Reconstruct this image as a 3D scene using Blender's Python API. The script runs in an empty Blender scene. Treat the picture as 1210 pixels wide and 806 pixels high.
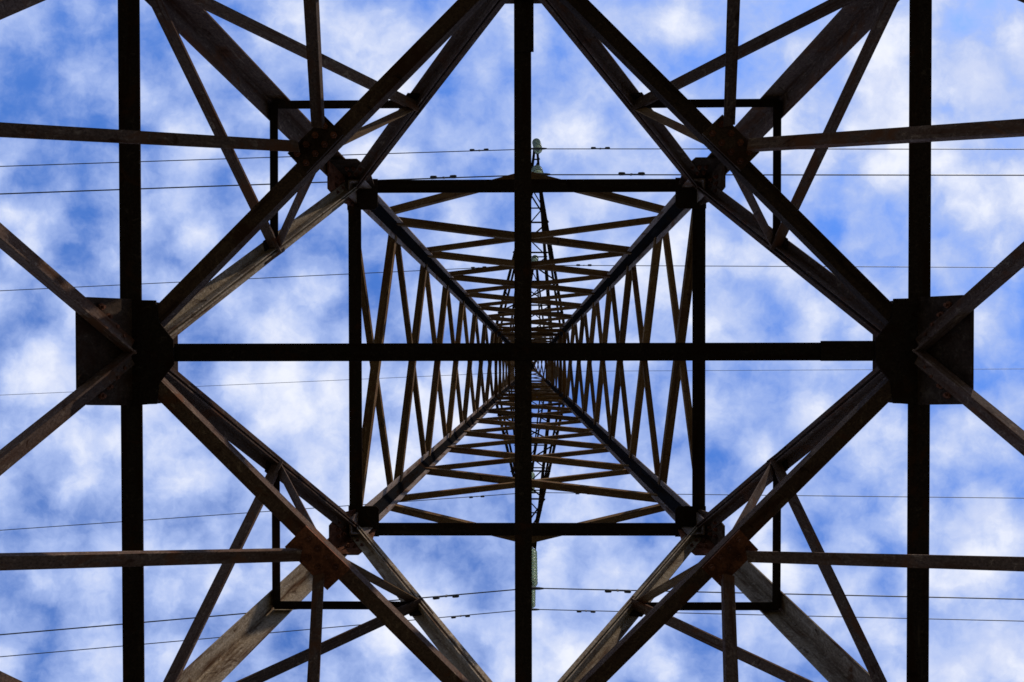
import bpy, bmesh, math, random
from mathutils import Vector, Matrix

random.seed(11)
SC = bpy.context.scene
COL = SC.collection
V = Vector
EYE = 1.6                    # camera height above the ground

# ------------------------------------------------------------------ camera
CAM_X, CAM_Y = 0.0568, 0.1022
RX, RY, RZ = 0.0110, 0.0091, -0.0014
FPX, PPX, PPY = 850.0, 16.126, 41.301          # focal length and principal point in photo pixels
cd = bpy.data.cameras.new('camera')
cam = bpy.data.objects.new('camera', cd)
COL.objects.link(cam)
SC.camera = cam
cd.sensor_width = 36.0
cd.lens = FPX / 1210.0 * 36.0
cd.shift_x = -PPX / 1210.0
cd.shift_y = PPY / 1210.0
cd.clip_start = 0.05
cd.clip_end = 20000
R = Matrix.Rotation(RZ, 3, 'Z') @ Matrix.Rotation(RX, 3, 'X') @ Matrix.Rotation(RY, 3, 'Y')
RT = R.transposed()
m = Matrix.Identity(4)
for i, ax in enumerate((V((1, 0, 0)), V((0, -1, 0)), V((0, 0, -1)))):
    w = RT @ ax
    for j in range(3):
        m[j][i] = w[j]
m.translation = (CAM_X, CAM_Y, EYE)
cam.matrix_world = m


def ray(u, v):
    """direction in the world of a line of sight, used only to measure where wires run"""
    return RT @ V(((u - 605 - PPX) / FPX, (v - 403 - PPY) / FPX, 1.0))


def sight(u, v, z):
    d = ray(u, v)
    return V((CAM_X, CAM_Y, 0)) + d * (z / d.z)


SC.render.resolution_x, SC.render.resolution_y = 1024, 682
SC.view_settings.view_transform = 'Standard'
SC.view_settings.look = 'None'
SC.view_settings.exposure = 0.0
SC.view_settings.gamma = 1.0
SC.render.engine = 'CYCLES'
SC.cycles.filter_width = 1.6

# ------------------------------------------------------------------ sun and sky
SUN = V((0.52, -0.60, 0.70)).normalized()
sl = bpy.data.lights.new('sun', 'SUN')
sl.energy = 3.4
sl.angle = math.radians(0.6)
sl.color = (1.0, 0.93, 0.82)
so = bpy.data.objects.new('sun', sl)
COL.objects.link(so)
so.rotation_euler = SUN.to_track_quat('Z', 'Y').to_euler()
so.location = (20, -30, 60)

W_ = bpy.data.worlds.new('World')
SC.world = W_
W_.use_nodes = True
nt = W_.node_tree
nt.nodes.clear()
N = nt.nodes
Lk = nt.links


def nd(t, **k):
    n = N.new(t)
    for a, b in k.items():
        setattr(n, a, b)
    return n


def mth(op, a, b=None, c=None, clamp=False):
    n = nd('ShaderNodeMath', operation=op, use_clamp=clamp)
    for i, x in enumerate((a, b, c)):
        if x is None:
            continue
        if isinstance(x, (int, float)):
            n.inputs[i].default_value = x
        else:
            Lk.new(x, n.inputs[i])
    return n.outputs[0]


def vmth(op, a, b=None):
    n = nd('ShaderNodeVectorMath', operation=op)
    for i, x in enumerate((a, b)):
        if x is None:
            continue
        if isinstance(x, (tuple, list)):
            n.inputs[i].default_value = x
        else:
            Lk.new(x, n.inputs[i])
    return n.outputs['Value'] if op == 'DISTANCE' else n.outputs[0]


def wnoise(vec, scale, detail, rough, dist=0.0, color=False):
    n = nd('ShaderNodeTexNoise')
    n.inputs['Scale'].default_value = scale
    n.inputs['Detail'].default_value = detail
    n.inputs['Roughness'].default_value = rough
    n.inputs['Distortion'].default_value = dist
    Lk.new(vec, n.inputs['Vector'])
    return n.outputs['Color' if color else 'Fac']


def smooth(x, a, b, lo=0.0, hi=1.0):
    n = nd('ShaderNodeMapRange', interpolation_type='SMOOTHSTEP')
    n.inputs['From Min'].default_value = a
    n.inputs['From Max'].default_value = b
    n.inputs['To Min'].default_value = lo
    n.inputs['To Max'].default_value = hi
    Lk.new(x, n.inputs['Value'])
    return n.outputs['Result']


SKY_STRENGTH = 0.10
TINT = (0.98, 1.58, 2.60)
sky = nd('ShaderNodeTexSky', sky_type='NISHITA')
sky.sun_disc = False
sky.sun_elevation = math.asin(SUN.z)
sky.sun_rotation = math.atan2(SUN.x, SUN.y)
sky.air_density = 1.0
sky.dust_density = 0.2
sky.ozone_density = 3.0

tc = nd('ShaderNodeTexCoord')
sep = nd('ShaderNodeSeparateXYZ')
Lk.new(tc.outputs['Generated'], sep.inputs[0])
zc = mth('MAXIMUM', sep.outputs['Z'], 0.06)
cmb = nd('ShaderNodeCombineXYZ')           # where the line of sight meets a level cloud deck
Lk.new(mth('DIVIDE', sep.outputs['X'], zc), cmb.inputs['X'])
Lk.new(mth('DIVIDE', sep.outputs['Y'], zc), cmb.inputs['Y'])
deck = cmb.outputs[0]
wv = vmth('SUBTRACT', wnoise(deck, 6.0, 4, 0.6, 0, True), (0.5, 0.5, 0.5))
warp = vmth('ADD', deck, vmth('MULTIPLY', wv, (0.16, 0.16, 0.0)))
wv2 = vmth('SUBTRACT', wnoise(deck, 17.0, 4, 0.6, 0, True), (0.5, 0.5, 0.5))
warp2 = vmth('ADD', deck, vmth('MULTIPLY', wv2, (0.036, 0.036, 0.0)))
fine = wnoise(warp2, 11.0, 9, 0.60, 0.0)
mid = wnoise(deck, 3.4, 4, 0.5, 0.0)
vor = nd('ShaderNodeTexVoronoi', feature='SMOOTH_F1')
vor.inputs['Scale'].default_value = 14.5
vor.inputs['Smoothness'].default_value = 0.6
Lk.new(warp2, vor.inputs['Vector'])
puff = mth('SUBTRACT', 0.55, vor.outputs['Distance'])
# banks and gaps of the cloud deck (deck coordinates: metres across per metre up)
BANKS = [  # x, y, radius, strength
    (0.57, -0.36, .23, .16), (0.55, -0.26, .12, .12), (0.66, -0.20, .13, .12), (0.10, -0.32, .12, .12), (0.16, -0.42, .12, .10),
    (0.22, -0.50, .13, .16), (0.44, -0.44, .16, .09), (0.60, 0.33, .26, .17), (0.38, 0.28, .12, .15), (0.18, 0.33, .13, .15),
    (0.31, 0.05, .13, .10), (0.09, 0.18, .13, .13), (-0.34, -0.06, .15, .14), (-0.31, 0.04, .12, .12), (-0.18, -0.32, .13, .12),
    (-0.22, -0.44, .12, .13), (-0.08, -0.48, .10, .10), (0.02, 0.38, .15, .15), (-0.19, 0.37, .17, .15), (-0.45, 0.28, .13, .07),
    (-0.62, 0.30, .12, .07), (-0.66, 0.03, .11, .10), (-0.46, -0.17, .12, .08), (-0.58, -0.34, .09, .07), (-0.12, 0.10, .15, .08),
    (0.18, -0.14, .09, .17), (0.30, -0.08, .07, .06), (-0.50, 0.10, .12, .06), (0.62, 0.12, .14, .06), (-0.30, 0.20, .12, .08),
    (0.44, -0.20, .10, -.12), (0.42, -0.09, .13, -.13), (-0.66, -0.42, .26, -.13), (-0.66, -0.14, .15, -.06), (-0.64, 0.13, .11, -.07),
    (-0.47, 0.19, .09, -.10), (0.42, 0.23, .07, -.14), (0.09, -0.20, .07, -.05), (0.27, -0.27, .07, -.10), (0.15, 0.21, .06, -.14),
    (-0.44, 0.00, .09, -.08), (-0.34, -0.14, .08, -.08), (0.55, 0.03, .12, -.08), (-0.15, 0.26, .08, -.06), (0.28, 0.16, .07, -.08),
]
tot = None
for bx, by, br, bs in BANKS:
    d = vmth('DISTANCE', warp, (bx, by, 0.0))
    b = smooth(d, 0.0, br, bs, 0.0)
    tot = b if tot is None else mth('ADD', tot, b)
dens = mth('ADD', mth('ADD', mth('MULTIPLY', fine, 0.85), mth('MULTIPLY', mid, 0.62)), mth('ADD', tot, -0.135))
dens = mth('ADD', dens, mth('MULTIPLY', puff, 0.35))
cover = smooth(dens, 0.34, 0.75)
thick = smooth(dens, 0.61, 0.97)
mixc = nd('ShaderNodeMix', data_type='RGBA')
mixc.inputs['A'].default_value = (4.3, 5.5, 9.1, 1)       # thin veil
mixc.inputs['B'].default_value = (9.2, 9.5, 10.4, 1)       # sunlit bank
shade = nd('ShaderNodeMix', data_type='RGBA')             # cloud tops and greyer bases
shade.inputs['A'].default_value = (6.5, 7.2, 9.5, 1)
shade.inputs['B'].default_value = (9.0, 9.3, 10.3, 1)
Lk.new(smooth(wnoise(warp2, 6.5, 6, 0.6), 0.36, 0.58), shade.inputs['Factor'])
Lk.new(shade.outputs['Result'], mixc.inputs['B'])
Lk.new(thick, mixc.inputs['Factor'])
clear = vmth('MULTIPLY', sky.outputs[0], (TINT))          # colour balance of the clear sky
mixs = nd('ShaderNodeMix', data_type='RGBA')
Lk.new(cover, mixs.inputs['Factor'])
Lk.new(clear, mixs.inputs['A'])
Lk.new(mixc.outputs['Result'], mixs.inputs['B'])
bg = nd('ShaderNodeBackground')
bg.inputs['Strength'].default_value = SKY_STRENGTH
Lk.new(mixs.outputs['Result'], bg.inputs['Color'])
wo = nd('ShaderNodeOutputWorld')
Lk.new(bg.outputs[0], wo.inputs['Surface'])


# ------------------------------------------------------------------ materials
def steel(name, dark, rust, pale, rust_amt, pale_amt, rough=0.9):
    mt = bpy.data.materials.new(name)
    mt.use_nodes = True
    t = mt.node_tree
    b = t.nodes['Principled BSDF']
    tx = t.nodes.new('ShaderNodeTexCoord')

    def noise(scale, det, ro, dist=0):
        n = t.nodes.new('ShaderNodeTexNoise')
        n.inputs['Scale'].default_value = scale
        n.inputs['Detail'].default_value = det
        n.inputs['Roughness'].default_value = ro
        n.inputs['Distortion'].default_value = dist
        t.links.new(tx.outputs['Object'], n.inputs['Vector'])
        return n.outputs['Fac']

    def ramp(f, a, c):
        n = t.nodes.new('ShaderNodeMapRange')
        n.inputs['From Min'].default_value = a
        n.inputs['From Max'].default_value = c
        t.links.new(f, n.inputs['Value'])
        return n.outputs['Result']

    def mix(f, a, c):
        n = t.nodes.new('ShaderNodeMix')
        n.data_type = 'RGBA'
        t.links.new(f, n.inputs['Factor'])
        for k, x in (('A', a), ('B', c)):
            if isinstance(x, tuple):
                n.inputs[k].default_value = x + (1,)
            else:
                t.links.new(x, n.inputs[k])
        return n.outputs['Result']
    f1 = noise(3.1, 7, .7, .5)
    f2 = noise(19, 8, .75, .8)
    f3 = noise(75, 5, .75)
    f4 = noise(7, 5, .65, 1.2)
    an = t.nodes.new('ShaderNodeAttribute')
    an.attribute_name = 'grain'
    sn = t.nodes.new('ShaderNodeTexNoise')
    sn.inputs['Scale'].default_value = 1.0
    sn.inputs['Detail'].default_value = 6
    sn.inputs['Roughness'].default_value = .65
    t.links.new(an.outputs['Vector'], sn.inputs['Vector'])
    f5 = sn.outputs['Fac']
    c = mix(ramp(f3, .32, .70), tuple(x * .45 for x in dark), tuple(x * 1.5 for x in dark))
    c = mix(ramp(f2, .59 - pale_amt, .66 - pale_amt), c, pale)
    c = mix(ramp(f5, .50, .66), c, tuple(x * .55 for x in rust))          # dirty rust runs along the member
    c = mix(ramp(f5, .38, .28), c, pale)
    c = mix(ramp(f1, .60 - rust_amt, .68 - rust_amt), c, rust)
    c = mix(ramp(f4, .60, .70), c, tuple(x * .35 for x in rust))
    oi = t.nodes.new('ShaderNodeObjectInfo')
    hv = t.nodes.new('ShaderNodeHueSaturation')
    mr = t.nodes.new('ShaderNodeMapRange')
    mr.inputs['To Min'].default_value = .65
    mr.inputs['To Max'].default_value = 1.3
    t.links.new(oi.outputs['Random'], mr.inputs['Value'])
    t.links.new(mr.outputs['Result'], hv.inputs['Value'])
    t.links.new(c, hv.inputs['Color'])
    c = hv.outputs['Color']
    t.links.new(c, b.inputs['Base Color'])
    b.inputs['Roughness'].default_value = rough
    b.inputs['Specular IOR Level'].default_value = 0.0 if max(dark) < .05 else 0.05
    bp = t.nodes.new('ShaderNodeBump')
    bp.inputs['Strength'].default_value = 0.35
    bp.inputs['Distance'].default_value = 0.004
    t.links.new(f2, bp.inputs['Height'])
    t.links.new(bp.outputs[0], b.inputs['Normal'])
    return mt


def plain(name, col, rough=0.6, metal=0.0):
    mt = bpy.data.materials.new(name)
    mt.use_nodes = True
    t = mt.node_tree
    b = t.nodes['Principled BSDF']
    n = t.nodes.new('ShaderNodeTexNoise')
    n.inputs['Scale'].default_value = 18
    n.inputs['Detail'].default_value = 6
    tx = t.nodes.new('ShaderNodeTexCoord')
    t.links.new(tx.outputs['Object'], n.inputs['Vector'])
    mx = t.nodes.new('ShaderNodeMix')
    mx.data_type = 'RGBA'
    mx.inputs['A'].default_value = tuple(x * .7 for x in col) + (1,)
    mx.inputs['B'].default_value = tuple(min(1, x * 1.25) for x in col) + (1,)
    t.links.new(n.outputs['Fac'], mx.inputs['Factor'])
    t.links.new(mx.outputs['Result'], b.inputs['Base Color'])
    b.inputs['Roughness'].default_value = rough
    b.inputs['Metallic'].default_value = metal
    return mt


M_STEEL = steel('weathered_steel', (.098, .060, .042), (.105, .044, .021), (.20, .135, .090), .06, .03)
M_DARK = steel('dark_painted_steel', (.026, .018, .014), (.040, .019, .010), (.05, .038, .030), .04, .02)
M_SUNLIT = steel('sunlit_tone_steel', (.275, .200, .128), (.13, .056, .024), (.40, .31, .215), .02, .06)  # lighter copy of the steel, with sunlight put into the base colour
M_RUST = steel('rusty_plate', (.130, .048, .024), (.065, .022, .010), (.20, .13, .09), .08, -.02)
M_REDDISH = steel('reddish_rusty_plate', (.165, .062, .034), (.10, .036, .017), (.22, .13, .085), .02, -.04)
M_PLATE = steel('dirty_brown_plate', (.060, .036, .023), (.040, .018, .009), (.11, .075, .05), .08, .02)
M_GREY = steel('grey_brown_steel', (.225, .165, .132), (.13, .060, .028), (.31, .24, .19), .03, .03)
M_BLACK = steel('near_black_steel', (.010, .009, .009), (.016, .009, .006), (.018, .015, .013), .03, .0)  # near-black tone of the added leg strips
M_OCHRE = steel('ochre_brown_steel', (.120, .062, .022), (.085, .036, .012), (.18, .11, .05), .05, .03)
M_WIRE = plain('dark_aluminium_wire', (.06, .06, .06), .6)
M_IRON = plain('galvanised_iron', (.13, .11, .085), .6, .1)
M_DAMP = plain('dark_cast_iron', (.035, .03, .028), .7)
M_CONC = plain('concrete', (.32, .30, .27), .9)
M_GLASS = bpy.data.materials.new('green_glass')
M_GLASS.use_nodes = True
gb = M_GLASS.node_tree.nodes['Principled BSDF']
gn = M_GLASS.node_tree.nodes.new('ShaderNodeTexNoise')
gn.inputs['Scale'].default_value = 9
gm = M_GLASS.node_tree.nodes.new('ShaderNodeMix')
gm.data_type = 'RGBA'
gm.inputs['A'].default_value = (.52, .76, .58, 1)
gm.inputs['B'].default_value = (.76, .78, .60, 1)
M_GLASS.node_tree.links.new(gn.outputs['Fac'], gm.inputs['Factor'])
M_GLASS.node_tree.links.new(gm.outputs['Result'], gb.inputs['Base Color'])
gb.inputs['Roughness'].default_value = .15
gt = M_GLASS.node_tree.nodes.new('ShaderNodeBsdfTranslucent')
gt.inputs['Color'].default_value = (.80, .84, .70, 1)
gx = M_GLASS.node_tree.nodes.new('ShaderNodeMixShader')
gx.inputs[0].default_value = .5
M_GLASS.node_tree.links.new(gb.outputs[0], gx.inputs[1])
M_GLASS.node_tree.links.new(gt.outputs[0], gx.inputs[2])
M_GLASS.node_tree.links.new(gx.outputs[0], M_GLASS.node_tree.nodes['Material Output'].inputs['Surface'])


def ground_mat():
    mt = bpy.data.materials.new('dry_grass_ground')
    mt.use_nodes = True
    t = mt.node_tree
    b = t.nodes['Principled BSDF']
    tx = t.nodes.new('ShaderNodeTexCoord')
    n = t.nodes.new('ShaderNodeTexNoise')
    n.inputs['Scale'].default_value = .6
    n.inputs['Detail'].default_value = 10
    n.inputs['Roughness'].default_value = .7
    t.links.new(tx.outputs['Object'], n.inputs['Vector'])
    r = t.nodes.new('ShaderNodeValToRGB')
    r.color_ramp.elements[0].position = .35
    r.color_ramp.elements[0].color = (.040, .042, .016, 1)
    r.color_ramp.elements[1].position = .7
    r.color_ramp.elements[1].color = (.10, .078, .040, 1)
    t.links.new(n.outputs['Fac'], r.inputs[0])
    t.links.new(r.outputs[0], b.inputs['Base Color'])
    b.inputs['Roughness'].default_value = .95
    return mt


M_GROUND = ground_mat()


# ------------------------------------------------------------------ builders
def link(name, mesh, parent=None):
    o = bpy.data.objects.new(name, mesh)
    COL.objects.link(o)
    if parent is not None:
        o.parent = parent
    return o


def mesh_from(name, verts, faces, mat, smooth_=False, grain=None):
    me = bpy.data.meshes.new(name)
    me.from_pydata([tuple(v) for v in verts], [], faces)
    if grain:
        at = me.attributes.new('grain', 'FLOAT_VECTOR', 'POINT')
        at.data.foreach_set('vector', [c for g_ in grain for c in g_])
    bm = bmesh.new()
    bm.from_mesh(me)
    bmesh.ops.recalc_face_normals(bm, faces=bm.faces)
    bm.to_mesh(me)
    bm.free()
    me.materials.append(mat)
    if smooth_:
        for p in me.polygons:
            p.use_smooth = True
    return me


def empty(name, loc):
    o = bpy.data.objects.new(name, None)
    COL.objects.link(o)
    o.location = loc
    o.empty_display_size = .3
    return o


def tag(o, label, cat, group=None, kind=None):
    o['label'] = label
    o['category'] = cat
    if group:
        o['group'] = group
    if kind:
        o['kind'] = kind
    return o


def jit(s=.0025):
    return random.uniform(-s, s)


class Bag:
    """collects the faces of one mesh"""

    def __init__(self):
        self.v, self.f, self.g = [], [], []

    def add(self, verts, faces, grain=None):
        n = len(self.v)
        verts = list(verts)
        self.v += verts
        self.g += grain or [tuple(v) for v in verts]
        self.f += [tuple(i + n for i in fc) for fc in faces]

    def prism(self, prof0, prof1):
        k = len(prof0)
        faces = [tuple(range(k))[::-1], tuple(range(k, 2 * k))]
        for i in range(k):
            j = (i + 1) % k
            faces.append((i, j, k + j, k + i))
        r1, r2 = random.uniform(0, 50), random.uniform(0, 50)
        ln = (V(prof1[0]) - V(prof0[0])).length
        cr = [0.0]
        for i in range(1, k):
            cr.append(cr[-1] + (V(prof0[i]) - V(prof0[i - 1])).length)
        if ln < .05:                      # a plate: no direction of rolling
            gr = [tuple(V(v) * 6 + V((r1, r2, 0))) for v in list(prof0) + list(prof1)]
        else:
            gr = [(r1, c * 13, r2) for c in cr] + [(r1 + ln * 1.6, c * 13, r2) for c in cr]
        self.add(list(prof0) + list(prof1), faces, gr)

    def angle(self, p0, p1, a, b, da, db, t=.011, trim0=0.0, trim1=0.0):
        """rolled L section: heel from p0 to p1, flange a along da, flange b along db"""
        p0, p1 = V(p0), V(p1)
        ax = (p1 - p0).normalized()
        p0 = p0 + ax * trim0
        p1 = p1 - ax * trim1
        A = (V(da) - ax * V(da).dot(ax)).normalized()
        B = V(db) - ax * V(db).dot(ax)
        B = (B - A * B.dot(A)).normalized()
        off = A * jit() + B * jit()
        p0, p1 = p0 + off, p1 + off
        r = t * .6
        prof = [(0, 0), (a - r * .3, 0), (a, r * .3), (a, t), (t + r, t), (t, t + r), (t, b), (r * .3, b), (0, b - r * .3)]
        self.prism([p0 + A * x + B * y for x, y in prof], [p1 + A * x + B * y for x, y in prof])

    def bar(self, p0, p1, w, h, up):
        p0, p1 = V(p0), V(p1)
        ax = (p1 - p0).normalized()
        B = (V(up) - ax * V(up).dot(ax)).normalized()
        A = ax.cross(B)
        prof = [(-w / 2, -h / 2), (w / 2, -h / 2), (w / 2, h / 2), (-w / 2, h / 2)]
        self.prism([p0 + A * x + B * y for x, y in prof], [p1 + A * x + B * y for x, y in prof])

    def plate(self, pts, n, t):
        n = V(n).normalized()
        self.prism([V(p) - n * t / 2 for p in pts], [V(p) + n * t / 2 for p in pts])

    def tube(self, pts, r, k=8):
        rings = []
        for i, p in enumerate(pts):
            a = V(pts[max(0, i - 1)])
            b = V(pts[min(len(pts) - 1, i + 1)])
            ax = (b - a).normalized()
            ref = V((0, 0, 1)) if abs(ax.z) < .9 else V((1, 0, 0))
            A = ax.cross(ref).normalized()
            B = ax.cross(A)
            rr = r[i] if isinstance(r, (list, tuple)) else r
            rings.append([V(p) + A * rr * math.cos(2 * math.pi * j / k) + B * rr * math.sin(2 * math.pi * j / k) for j in range(k)])
        vs = [q for rg in rings for q in rg]
        fs = []
        for i in range(len(pts) - 1):
            for j in range(k):
                fs.append((i * k + j, i * k + (j + 1) % k, (i + 1) * k + (j + 1) % k, (i + 1) * k + j))
        fs.append(tuple(range(k))[::-1])
        fs.append(tuple(range((len(pts) - 1) * k, len(pts) * k)))
        self.add(vs, fs)

    def build(self, name, mat, parent=None, smooth_=False):
        return link(name, mesh_from(name, self.v, self.f, mat, smooth_, self.g), parent)


# ------------------------------------------------------------------ tower dimensions (heights above the camera)
D, A_ = 4.5, 2.4654              # lower diaphragm: height, half width
S1 = 0.2504                      # slope of the splayed legs
WZ = 7.301                       # waist
Z1 = 5.9204                      # secondary level between them
ZF = -1.4255                     # feet
ZN = 3.0683                      # node on the lower diagonals


def h_low(z):
    return A_ - S1 * (z - D)


WH = h_low(WZ)
S2 = 0.060
PANEL = 1.79
ZA1, ZA2, ZA3, ZTOP = WZ + 7 * PANEL, 26.75, 32.3, 37.0


def h_up(z):
    if z <= ZA1:
        return WH - S2 * (z - WZ)
    h1 = WH - S2 * (ZA1 - WZ)
    if z <= ZA3:
        return h1 - .020 * (z - ZA1)
    h3 = h1 - .020 * (ZA3 - ZA1)
    return h3 + (0.14 - h3) * (z - ZA3) / (ZTOP - ZA3)


def P(x, y, z):
    return V((x, y, z + EYE))


FACES = [(V((1, 0, 0)), V((0, -1, 0))), (V((0, 1, 0)), V((1, 0, 0))), (V((-1, 0, 0)), V((0, 1, 0))), (V((0, -1, 0)), V((-1, 0, 0)))]


def fp(k, s, out, z):
    T, O = FACES[k]
    p = T * s + O * out
    return P(p.x, p.y, z)


UP = V((0, 0, 1))

# ------------------------------------------------------------------ ground
gbm = Bag()
g = 40
S = 3000.0
xs = [S * (2 * i / g - 1) for i in range(g + 1)]
gv = [V((x, y, 0)) for y in xs for x in xs]
gf = [(j * (g + 1) + i, j * (g + 1) + i + 1, (j + 1) * (g + 1) + i + 1, (j + 1) * (g + 1) + i) for j in range(g) for i in range(g)]
gbm.add(gv, gf)
go = gbm.build('ground', M_GROUND)
go['kind'] = 'structure'

# ------------------------------------------------------------------ the tower
tower = empty('transmission_tower', (0, 0, 0))
tag(tower, 'tall rusty brown lattice steel power line tower, seen straight up from between its four legs', 'power tower')


def part(bag, name, mat, label=None, parent=None):
    o = bag.build(name, mat, parent or tower)
    if label:
        o['label'] = label
    return o


# legs, one long angle each below the waist and one above
for sx in (-1, 1):
    for sy in (-1, 1):
        b = Bag()
        hb, hw = h_low(ZF), WH
        b.angle(P(sx * hb, sy * hb, ZF), P(sx * hw, sy * hw, WZ + .12), .175, .175, (-sx, 0, 0), (0, -sy, 0), .016)
        mt = M_SUNLIT if sy > 0 else M_STEEL  # the two sunlit legs carry the light in their paler colour
        part(b, 'leg', mt, 'brown splayed lower leg, sunlight in its pale colour' if sy > 0 else None)
        b = Bag()
        c = .02
        b.angle(P(sx * (hw - c), sy * (hw - c), WZ - .25), P(sx * (h_up(ZA1) - c), sy * (h_up(ZA1) - c), ZA1), .165, .165, (-sx, 0, 0), (0, -sy, 0), .014)
        b.angle(P(sx * (h_up(ZA1) - c), sy * (h_up(ZA1) - c), ZA1), P(sx * (h_up(ZA3) - c), sy * (h_up(ZA3) - c), ZA3), .150, .150, (-sx, 0, 0), (0, -sy, 0), .012)
        b.angle(P(sx * (h_up(ZA3) - c), sy * (h_up(ZA3) - c), ZA3), P(sx * h_up(ZTOP), sy * h_up(ZTOP), ZTOP), .09, .09, (-sx, 0, 0), (0, -sy, 0), .01)
        ul = part(b, 'upper_leg', M_GREY)
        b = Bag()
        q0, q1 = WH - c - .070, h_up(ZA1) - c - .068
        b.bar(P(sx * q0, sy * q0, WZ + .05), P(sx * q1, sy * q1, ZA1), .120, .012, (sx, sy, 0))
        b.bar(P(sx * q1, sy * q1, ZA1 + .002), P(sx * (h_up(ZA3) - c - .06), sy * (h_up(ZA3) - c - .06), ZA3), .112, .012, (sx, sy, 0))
        part(b, 'dark_leg_strip', M_BLACK, parent=ul)  # near-black strip added across the leg angle's mouth to form a dark band
        b = Bag()
        e0, e1 = WH + .05, WH - .26
        b.plate([P(sx * x, sy * y, WZ - .012) for x, y in ((e0, e0), (e1, e0), (e1, e1 + .03), (e1 + .03, e1), (e0, e1))], UP, .012)
        part(b, 'level_gusset', M_DARK)
        b = Bag()
        q = .42
        for (z0, z1, r0, r1) in ((-.4, ZF + EYE - .03, .55, .38),):
            cx, cy = sx * hb, sy * hb
            b.prism([V((cx + dx * r0, cy + dy * r0, z0)) for dx, dy in ((-1, -1), (1, -1), (1, 1), (-1, 1))],
                    [V((cx + dx * r1, cy + dy * r1, z1)) for dx, dy in ((-1, -1), (1, -1), (1, 1), (-1, 1))])
        part(b, 'footing', M_CONC)
        b = Bag()
        b.plate([V((cx + dx * .2, cy + dy * .2, ZF + EYE - .014)) for dx, dy in ((-1, -1), (1, -1), (1, 1), (-1, 1))], UP, .026)
        part(b, 'base_plate', M_DARK)

BOLT = None


def bolt_mesh():
    b = Bag()
    for r, z0, z1 in ((.021, 0, .016), (.011, .016, .034)):
        n = 6
        b.prism([V((r * math.cos(2 * math.pi * i / n), r * math.sin(2 * math.pi * i / n), z0)) for i in range(n)],
                [V((r * math.cos(2 * math.pi * i / n), r * math.sin(2 * math.pi * i / n), z1)) for i in range(n)])
    return mesh_from('bolt', b.v, b.f, M_RUST)


BOLT = bolt_mesh()


def bolts(parent, pts, n):
    n = V(n).normalized()
    q = n.to_track_quat('Z', 'Y')
    for p in pts:
        o = link('bolt', BOLT, parent)
        o.matrix_local = Matrix.Translation(V(p)) @ q.to_matrix().to_4x4()


MID = {}      # middle of each diamond side
for k in range(4):
    T, O = FACES[k]
    T2, O2 = FACES[(k + 1) % 4]
    MID[(k, 1)] = (O + O2) * (A_ / 2 + .042)   # diamond side between face k (side +1) and next face (side -1)
    MID[((k + 1) % 4, -1)] = MID[(k, 1)]

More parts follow.
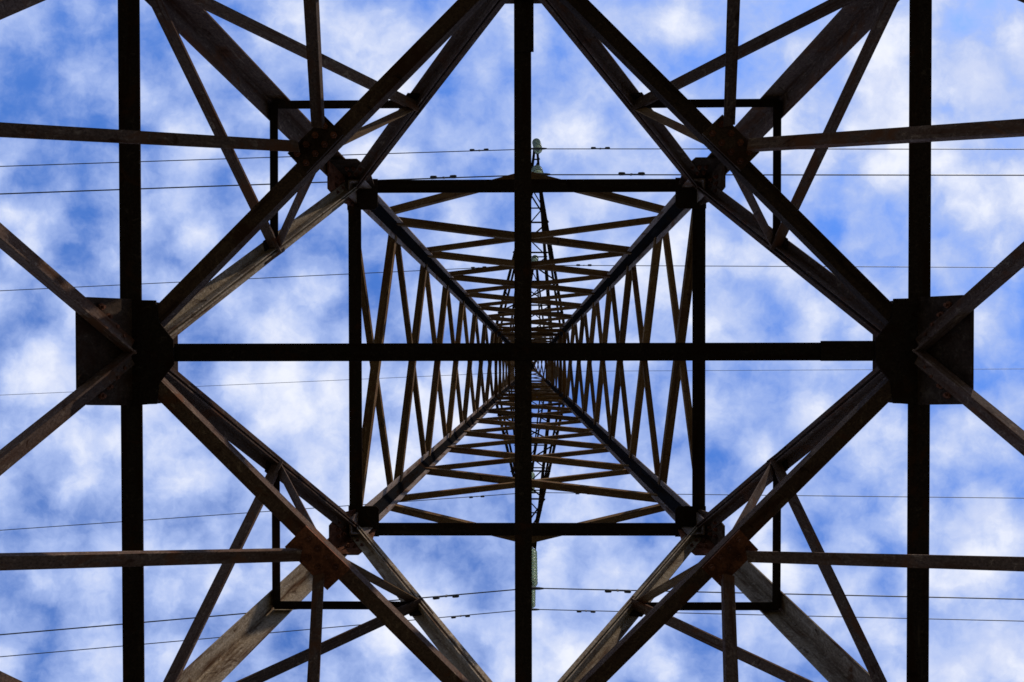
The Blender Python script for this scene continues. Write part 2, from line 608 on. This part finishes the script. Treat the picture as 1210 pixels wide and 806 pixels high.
tK = (Z1 - D) / (WZ - D)
tN = (D - ZN) / (D - ZF)
NRM = {}
for k in range(4):
    T, O = FACES[k]
    n = (O + UP * S1).normalized()              # outward normal of the splayed face
    NRM[k] = n
    IN = -n
    slope = (UP - O * S1).normalized()          # up the face
    # level face member at the diaphragm (flange lies flat underneath, the other stands at its outer edge)
    b = Bag()
    b.angle(fp(k, -A_ + .03, A_ + .066, D), fp(k, A_ - .03, A_ + .066, D), .132, .12, -O, UP, .013)
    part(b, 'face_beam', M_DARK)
    # waist member
    b = Bag()
    b.angle(fp(k, -WH + .02, WH + .045, WZ), fp(k, WH - .02, WH + .045, WZ), .130, .11, -O, UP, .012)
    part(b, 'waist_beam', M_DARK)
    for s in (-1, 1):
        Mp = fp(k, 0, A_, D)
        Cw = fp(k, s * WH, WH, WZ)
        Kn = fp(k, s * (WH * tK + jit(.012)), h_low(Z1 + jit(.01)), Z1 + jit(.01))
        Ft = fp(k, s * h_low(ZF), h_low(ZF), ZF)
        Nn = Mp + (Ft - Mp) * tN
        md = MID[(k, s)]
        Md = P(md.x, md.y, D)
        # upper half of the face: diagonal from the middle of the beam to the waist corner
        b = Bag()
        inp = (n.cross((Cw - Mp).normalized()))
        if inp.dot(UP) > 0:
            inp = -inp
        o1 = IN * .03
        b.angle(Mp + o1 + inp * .007, Cw + o1 + inp * .007, .078, .085, inp, IN, .011, .10, .12)
        b.angle(Mp + o1 - inp * .007, Cw + o1 - inp * .007, .078, .085, -inp, IN, .011, .12, .14)
        part(b, 'face_diagonal', M_SUNLIT if (k == 2 or (k == 3 and s > 0)) else M_STEEL)  # diagonals on the sunlit sides get the paler, painted-in light tone
        # lower half: diagonal down to the foot
        b = Bag()
        inp = (n.cross((Ft - Mp).normalized()))
        if inp.dot(UP) < 0:
            inp = -inp
        b.angle(Mp + IN * .035 - inp * .05, Ft + IN * .035 - inp * .05, .105, .075, inp, IN, .012, .055, .2)
        part(b, 'lower_diagonal', M_STEEL)
        # level strut from leg to diagonal
        b = Bag()
        Lc = fp(k, s * (h_low(Z1) - .05), h_low(Z1), Z1)
        b.angle(Lc + IN * .05 + O * .033, Kn + IN * .05 + O * .033, .066, .06, -O, UP, .008, -.02, 0)
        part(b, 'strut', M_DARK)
        # brace from the leg at diaphragm level up to the diagonal
        b = Bag()
        Ld = fp(k, s * (A_ - .08), A_ - .0, D + .1)
        d_ = (Kn - Ld).normalized()
        inp = n.cross(d_)
        if inp.dot(UP) < 0:
            inp = -inp
        b.angle(Ld + IN * .06 - inp * .065, Kn + IN * .06 - inp * .065, .125, .09, inp, IN, .010)
        part(b, 'leg_brace', M_STEEL)
        # brace from the diagonal down to the middle of the diamond side
        b = Bag()
        d_ = (Md - Kn).normalized()
        side = d_.cross(UP).normalized()
        if side.dot(V((md.x, md.y, 0))) < 0:
            side = -side
        b.angle(Kn + IN * .07 + side * .035, Md + UP * .05 + side * .035, .072, .06, -side, UP, .008, .0, .1)
        part(b, 'hip_brace', M_OCHRE if (k in (0, 2)) else M_STEEL)
        # brace from the diamond side down to the lower diagonal
        b = Bag()
        d_ = (Md - Nn).normalized()
        side = d_.cross(UP).normalized()
        b.angle(Nn + IN * .05 + side * .035, Md - UP * .026 + side * .035, .070, .050, -side, UP, .008, 0, .125)
        part(b, 'outrigger_brace', M_STEEL)
        # redundant from the lower diagonal up to the leg
        b = Bag()
        d_ = (Ld - Nn).normalized()
        inp = n.cross(d_)
        if inp.dot(UP) < 0:
            inp = -inp
        Nq = Mp + (Ft - Mp) * (tN + .027)
        Lq = fp(k, s * A_, A_, D - .04)
        b.angle(Nq + IN * .06 - inp * .04, Lq + IN * .06 - inp * .04, .085, .06, inp, IN, .008)
        part(b, 'leg_brace', M_STEEL)

        # gusset where strut, brace and diagonal meet
        b = Bag()
        e = (Cw - Mp).normalized()
        f_ = n.cross(e)
        c0 = Kn + IN * .046
        pts = [(-.17, -.07), (.13, -.08), (.17, .02), (.08, .10), (-.10, .10)]
        if f_.dot(T * s) < 0:
            f_ = -f_
        b.plate([c0 + e * x + f_ * y for x, y in pts], n, .012)
        gp = part(b, 'gusset_plate', M_DARK)
        # waist corner gusset in the face
        b = Bag()
        c0 = fp(k, s * (WH - .02), WH, WZ) + IN * .022 - slope * .02
        Ti = -T * s
        pts = [(-.13, -.50), (.15, -.50), (.225, -.31), (.21, -.02), (.21, .09), (-.015, .09)]
        b.plate([c0 + Ti * x + slope * y for x, y in pts], n, .014)
        gp = part(b, 'gusset_plate', M_PLATE if k < 2 else M_RUST)
        bp = [(.02 + .065 * i, -.36 + .10 * j) for i in range(3) for j in range(4)]
        bolts(gp, [c0 + Ti * x + slope * y + IN * .007 for x, y in bp], IN)
    # big gusset at the middle of the face
    b = Bag()
    c0 = fp(k, 0, A_, D) + IN * .012
    pts = [(-.335, 0), (-.315, -.34), (-.24, -.41), (.24, -.41), (.315, -.34), (.335, 0), (.33, .32), (.24, .39), (-.24, .39), (-.33, .32)]
    b.plate([c0 + T * x + slope * y for x, y in pts], n, .014)
    gp = part(b, 'gusset_plate', M_PLATE, 'large dark brown gusset plate at the middle of a face')
    bp = [(sx * (.10 + .055 * i), sy * (.10 + .05 * i)) for i in range(4) for sx in (-1, 1) for sy in (-1, 1)]
    bolts(gp, [c0 + T * x + slope * y + IN * .007 for x, y in bp], IN)
    # level gusset under the diaphragm
    b = Bag()
    c0 = fp(k, 0, A_, D - .008)
    pts = [(-.33, -.05), (.33, -.05), (.325, .165), (.20, .178), (.075, .275), (-.075, .275), (-.20, .178), (-.325, .165)]
    b.plate([c0 + T * x - O * y for x, y in pts], UP, .012)
    part(b, 'level_gusset', M_DARK)
    # side of the diamond from the middle of this face to the middle of the next
    T2, O2 = FACES[(k + 1) % 4]
    p0, p1 = fp(k, 0, A_ - .02, D), fp((k + 1) % 4, 0, A_ - .02, D)
    inn = -(O + O2).normalized()
    b = Bag()
    b.angle(p0 - inn * .008, p1 - inn * .008, .098, .085, -inn, UP, .012, .12, .12)
    part(b, 'diamond_brace', M_STEEL if k in (1, 2) else M_PLATE)
    b = Bag()
    mm = MID[(k, 1)]
    e = (p1 - p0).normalized()
    c0 = P(mm.x, mm.y, D - .060)
    q = 1.16 if k == 2 else 1.0
    pts = [(-.165 * q, -.080 * q), (.165 * q, -.075 * q), (.165 * q, .085 * q), (-.160 * q, .088 * q)]
    b.plate([c0 + e * x - inn * y for x, y in pts], UP, .012)
    gp = part(b, 'gusset_plate', M_REDDISH if k == 2 else (M_RUST if k == 1 else M_PLATE), 'rusty plate at the middle of a diamond brace')
    bolts(gp, [c0 + e * x - inn * y - UP * .006 for x in (-.12, -.04, .04, .12) for y in (-.04, .04)], -UP)

# cross beams of the diaphragm, joining the middles of opposite faces
b = Bag()
b.angle(P(-A_ + .1, .058, D + .02), P(A_ - .1, .058, D + .02), .112, .10, (0, -1, 0), UP, .012)
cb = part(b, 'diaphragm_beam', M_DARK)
b = Bag()
b.bar(P(1.86, -.002, D + .012), P(A_ - .15, -.002, D + .012), .126, .012, UP)
part(b, 'splice_plate', M_DARK, parent=cb)
b = Bag()
b.angle(P(.054, -A_ + .1, D + .036), P(.054, A_ - .1, D + .036), .108, .10, (-1, 0, 0), UP, .012)
cb = part(b, 'diaphragm_beam', M_DARK)
b = Bag()
b.bar(P(.008, -A_ + .1, D + .03), P(.008, -1.88, D + .03), .122, .011, UP)
part(b, 'splice_plate', M_DARK, parent=cb)

# V braces under the waist beams of the faces that carry the arms
Zp = [WZ + PANEL * i for i in range(8)]
Zp += [ZA1 + (ZA2 - ZA1) * i / 4 for i in range(1, 5)]
Zp += [ZA2 + (ZA3 - ZA2) * i / 4 for i in range(1, 5)]
Zp += [ZA3 + (ZTOP - ZA3) * i / 4 for i in range(1, 5)]
count = 0
rest = Bag()
for i in range(len(Zp) - 1):
    za, zb = Zp[i], Zp[i + 1]
    ha, hb = h_up(za), h_up(zb)
    sz = .100 if i < 7 else (.065 if i < 15 else .05)
    for k in range(4):
        T, O = FACES[k]
        for s in (-1, 1):
            inset = (.062 if s > 0 else .040) if i else (.045 if s > 0 else -.01)
            dz = -.52 if k in (0, 2) else -.10
            if i == 0:
                dz = 0 if k in (1, 3) else dz
            if i == 0 and k in (0, 2):
                p0 = fp(k, s * .03, WH + .045, WZ + .03)
                p1 = fp(k, s * h_up(WZ + 1.02) * .99, h_up(WZ + 1.02) - .055, WZ + 1.02)
            else:
                p0 = fp(k, -s * h_up(za + dz) * .99, h_up(za + dz) - inset, za + dz + .03)
                p1 = fp(k, s * h_up(zb + dz) * .99, h_up(zb + dz) - inset, zb + (dz if i else -.12) - .03)
            ax = (p1 - p0).normalized()
            inp = O.cross(ax).normalized()
            if inp.dot(UP) < 0:
                inp = -inp
            if i < 7:
                sz = .098 if s > 0 else .074
                if i == 0 and k in (0, 2):
                    sz = .080
            tgt = Bag() if i < 12 else rest
            tgt.angle(p0 - inp * sz * .5, p1 - inp * sz * .5, sz, sz * .95, inp, O, .008)
            if tgt is not rest:
                part(tgt, 'lattice_brace', M_OCHRE)
o = part(rest, 'lattice_brace', M_OCHRE, 'fine lattice braces near the top')
o['kind'] = 'stuff'

# level frames at the arms
for z in (ZA1, ZA1 + 1.73, ZA2, ZA3):
    for k in range(4):
        hh = h_up(z)
        b = Bag()
        b.angle(fp(k, -hh + .02, hh - .03, z), fp(k, hh - .02, hh - .03, z), .08, .07, -FACES[k][1], UP, .008)
        part(b, 'frame_beam', M_OCHRE)

# cross arms
ARMS = [  # height, reach, x of the tip
    (ZA1, -5.30, .19), (ZA1, 5.02, .03), (ZA2, -8.25, .21), (ZA2, 7.75, .03), (ZA3, -4.85, .20), (ZA3, 4.75, .02)]
for z, reach, tx in ARMS:
    sg = -1 if reach < 0 else 1
    tip = P(tx, reach, z)
    b = Bag()
    b.plate([tip + V((dx, -sg * dy, -.02)) for dx, dy in ((-.13, .42), (-.09, -.02), (0, -.08), (.09, -.02), (.13, .42))], UP, .014)
    b.plate([tip + V((0, -sg * dy, dz)) for dy, dz in ((-.06, .05), (-.06, -.16), (.06, -.16), (.16, .05))], (1, 0, 0), .016)
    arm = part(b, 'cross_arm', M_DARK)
    hh = h_up(z)
    zu = z + (1.73 if z < 30 else 1.4)
    hu = h_up(zu)
    lo = {}
    for sx in (-1, 1):
        r0 = P(sx * (hh - .02), sg * (hh - .02), z)
        t0 = tip + V((sx * .07, 0, 0))
        c = Bag()
        c.angle(r0, t0, .08, .08, (-sx, 0, 0), UP, .009)
        c.build('arm_chord', M_DARK, arm)
        u0 = P(sx * (hu - .02), sg * (hu - .02), zu)
        c = Bag()
        c.angle(u0, tip + V((sx * .06, -sg * .12, .1)), .065, .065, (-sx, 0, 0), UP, .008)
        c.build('arm_tie', M_DARK, arm)
        lo[sx] = (r0, t0, u0)
    n = max(4, int(abs(reach) / .95))
    for i in range(1, n + 1):
        f0, f1 = (i - .5) / (n + .2), (i + .5) / (n + .2)
        pa = [lo[sx][0].lerp(lo[sx][1], f0) for sx in (-1, 1)]
        pb = [lo[sx][0].lerp(lo[sx][1], min(f1, .97)) for sx in (-1, 1)]
        c = Bag()
        c.angle(pa[0] + UP * .012, pa[1] + UP * .012, .042, .04, (0, sg, 0), UP, .006)
        c.build('arm_strut', M_DARK, arm)
        c = Bag()
        q0, q1 = (pa[0], pb[1]) if i % 2 else (pa[1], pb[0])
        c.angle(q0 + UP * .02, q1 + UP * .02, .04, .036, (0, sg, 0), UP, .006)
        c.build('arm_strut', M_DARK, arm)
    for sx in (-1, 1):
        for i in range(1, 4):
            f0 = i / 4
            a0 = lo[sx][0].lerp(lo[sx][1], f0)
            a1 = lo[sx][2].lerp(tip + V((sx * .06, -sg * .12, .1)), f0)
            c = Bag()
            c.angle(a0, a1, .04, .04, (0, sg, 0), (-sx, 0, 0), .006)
            c.build('arm_strut', M_DARK, arm)

# peak bracket for the ground wire
b = Bag()
b.bar(P(0, -.22, ZTOP), P(0, .22, ZTOP), .3, .03, UP)
part(b, 'peak_bracket', M_DARK)


# ------------------------------------------------------------------ insulator strings, conductors, dampers
def lathe(prof, mat, name, n=20):
    vs, fs = [], []
    for r, z in prof:
        for j in range(n):
            a = 2 * math.pi * j / n
            vs.append((r * math.cos(a), r * math.sin(a), z))
    for i in range(len(prof) - 1):
        for j in range(n):
            fs.append((i * n + j, i * n + (j + 1) % n, (i + 1) * n + (j + 1) % n, (i + 1) * n + j))
    return mesh_from(name, vs, fs, mat, True)


DISC = lathe([(.0005, -.012), (.05, -.012), (.055, -.034), (.066, -.034), (.07, -.006), (.088, -.006), (.092, -.032), (.102, -.032),
              (.106, -.002), (.138, -.014), (.155, -.012), (.155, .004), (.142, .014), (.11, .028), (.055, .045), (.0005, .05)], M_GLASS, 'disc')
M_EDGE = plain('dark_green_glass_edge', (.20, .27, .20), .25)
DISC.materials.append(M_EDGE)
for p_ in DISC.polygons:
    if 9 * 20 <= p_.index < 12 * 20:
        p_.material_index = 1
CAP = lathe([(.0005, .03), (.045, .03), (.05, .05), (.045, .085), (.03, .1), (.02, .105), (.0005, .105)], M_IRON, 'cap', 12)
PIN = lathe([(.0005, -.06), (.014, -.06), (.018, -.02), (.0005, -.02)], M_IRON, 'pin', 8)

WZ1, WZ2, WZ3 = 18.0, 24.93, 30.5
#        clamp image row   rows at the left and right picture edge used to measure the run of each wire, height, arm index
PHASES = [
    ('upper', 176.0, 636.0, (195.5, 176.0), WZ2, 2, 'topmost green insulator string, farther above the central square, at the topmost wire',
     'topmost dark conductor wire in the photo, at the upper green insulator string'),
    ('second', 206.5, 636.0, (228.5, 206.8), WZ1, 0, 'green insulator string just above the top beam of the central square',
     'second conductor wire from the top, just above the top beam of the central square'),
    ('third', 313.5, 631.0, (343.0, 316.0), WZ3, 4, 'small insulator string inside the upper half of the central square',
     'thin conductor wire crossing the upper half of the central square'),
    ('fifth', 582.0, 627.5, (627.5, 589.0), WZ3, 5, 'small insulator string inside the lower half of the central square',
     'thin conductor wire crossing the lower end of the central square'),
    ('sixth', 695.0, 628.3, (751.0, 708.5), WZ1, 1, 'long string of glass discs hanging below the bottom beam of the central square',
     'second lowest conductor wire, at the end of the long glass disc string'),
    ('lowest', 720.0, 627.5, (777.5, 734.5), WZ2, 3, 'insulator string mostly hidden behind the centre beam, at the lowest wire',
     'lowest dark conductor wire in the photo'),
]


def wire_points(c, el, er, reach=150.0):
    """a wire hung at c that passes el and er; parabola on each side"""
    out = []
    for e, sg in ((el, -1), (er, 1)):
        dx = abs(e.x - c.x)
        ty = (e.y - c.y) / dx
        dz = (e.z - c.z) / dx
        kz = -dz / (2 * 140.0)
        side = []
        xs_ = [.35, .8, 1.5, 2.5, 4, 6, 8, 10, 12.5, 15, 18, 22, 27, 33, 40, 50, 62, 76, 92, 110, 130, reach]
        for x in xs_:
            side.append(V((c.x + sg * x, c.y + ty * x, c.z + dz * x + kz * x * x)))
        out.append(side)
    return list(reversed(out[0])) + [c] + out[1], out


DW = {WZ1: 1.0, WZ2: 1.0, WZ3: 1.0}
SIDE_WORD = {-1: 'left', 1: 'right'}


def at_x(side, c, x):
    pts = [c] + side
    for a, b_ in zip(pts, pts[1:]):
        if abs(b_.x - c.x) >= x:
            f0 = (x - abs(a.x - c.x)) / (abs(b_.x - c.x) - abs(a.x - c.x))
            return a.lerp(b_, f0)


def damper(name, p, dirv, label):
    o = empty('vibration_damper', p)
    tag(o, label, 'damper', 'vibration dampers on the conductor wires')
    d = V((dirv.x, dirv.y, dirv.z)).normalized()
    b = Bag()
    b.bar(V((0, 0, .03)), V((0, 0, -.07)), .035, .05, (1, 0, 0))
    b.build('damper_clamp', M_IRON, o)
    b = Bag()
    pts = [d * x + V((0, 0, -.07 - .02 * (abs(x) / .24) ** 2)) for x in (-.24, -.12, 0, .12, .24)]
    b.tube(pts, .008, 6)
    b.build('messenger_cable', M_WIRE, o)
    for s in (-1, 1):
        b = Bag()
        b.tube([d * (s * x) + V((0, 0, -.09)) for x in (.155, .175, .29, .325)], [.024, .042, .046, .03], 8)
        b.build('damper_weight', M_DAMP, o)


for key, v, u, (vl, vr), z, ai, slab, wlab in PHASES:
    c = sight(u, v, z) + UP * EYE
    az, reach, tx = ARMS[ai]
    tip = P(tx, reach, az - .14)
    # string from the arm tip to the clamp
    root = empty('insulator_string', tip)
    tag(root, slab, 'insulator', 'insulator strings')
    axis = (c + UP * .12 - tip)
    Ls = axis.length
    ax = axis.normalized()
    rot = (-ax).to_track_quat('Z', 'Y').to_matrix().to_4x4()
    b = Bag()
    b.tube([V((0, 0, .02)), ax * .09, ax * .17], [.02, .016, .02], 8)
    b.plate([V((x, 0, zz)) for x, zz in ((-.04, .05), (.04, .05), (.03, -.05), (-.03, -.05))], (0, 1, 0), .02)
    b.build('shackle', M_IRON, root)
    n = 11
    pitch = (Ls - .30) / n
    for i in range(n):
        dpos = ax * (.17 + pitch * (i + .75))
        o = link('disc', DISC, root)
        o.matrix_local = Matrix.Translation(dpos) @ rot
        for nm, me in (('cap', CAP), ('pin', PIN)):
            link(nm, me, o)
    b = Bag()
    b.tube([ax * (Ls - .16), ax * (Ls - .02)], .018, 8)
    b.bar(axis + V((0, 0, .02)), axis + V((0, 0, -.12)), .07, .05, (1, 0, 0))
    cc = c - tip
    b.tube([cc + V((x, 0, -.02 - .03 * abs(x))) for x in (-.30, -.2, 0, .2, .30)], [.02, .035, .045, .035, .02], 8)
    b.build('suspension_clamp', M_DAMP, root)
    # conductor
    dl, dr = (.93, .973)
    pl = sight(0, vl, z * dl) + UP * EYE
    prr = sight(1210, vr, z * dr) + UP * EYE
    pts, (sl_, sr_) = wire_points(c, pl, prr)
    b = Bag()
    b.tube(pts, .0155, 6)
    o = b.build('conductor', M_WIRE, None, True)
    tag(o, wlab, 'wire', 'conductor wires')
    for side, sg in ((sl_, -1), (sr_, 1)):
        xo = {0: (2.02, 2.13), 1: (2.33, 2.30), 2: (2.32, 2.10), 3: (2.28, 2.20), 4: (2.12, 2.14), 5: (2.42, 1.90)}[[p[0] for p in PHASES].index(key)]
        x = xo[0] if sg < 0 else xo[1]
        p = at_x(side, c, x)
        q = at_x(side, c, x + .2)
        damper('d', p, q - p, 'dark twin damper, %s of centre beam, on the %s' % (SIDE_WORD[sg], {
            'upper': 'topmost wire', 'second': 'second wire from the top', 'third': 'wire crossing the upper central square',
            'fifth': 'wire crossing the lower central square', 'sixth': 'second lowest wire', 'lowest': 'lowest wire'}[key]))

# ground wire at the peak
c = sight(632, 439, ZTOP - .1) + UP * EYE
pl = sight(0, 467, (ZTOP - .1) * .95) + UP * EYE
prr = sight(1210, 436, (ZTOP - .1) * .98) + UP * EYE
pts, _ = wire_points(c, pl, prr)
b = Bag()
b.tube(pts, .011, 6)
o = b.build('ground_wire', M_WIRE, None, True)
tag(o, 'faint thin ground wire running close below the long horizontal centre beam', 'wire')
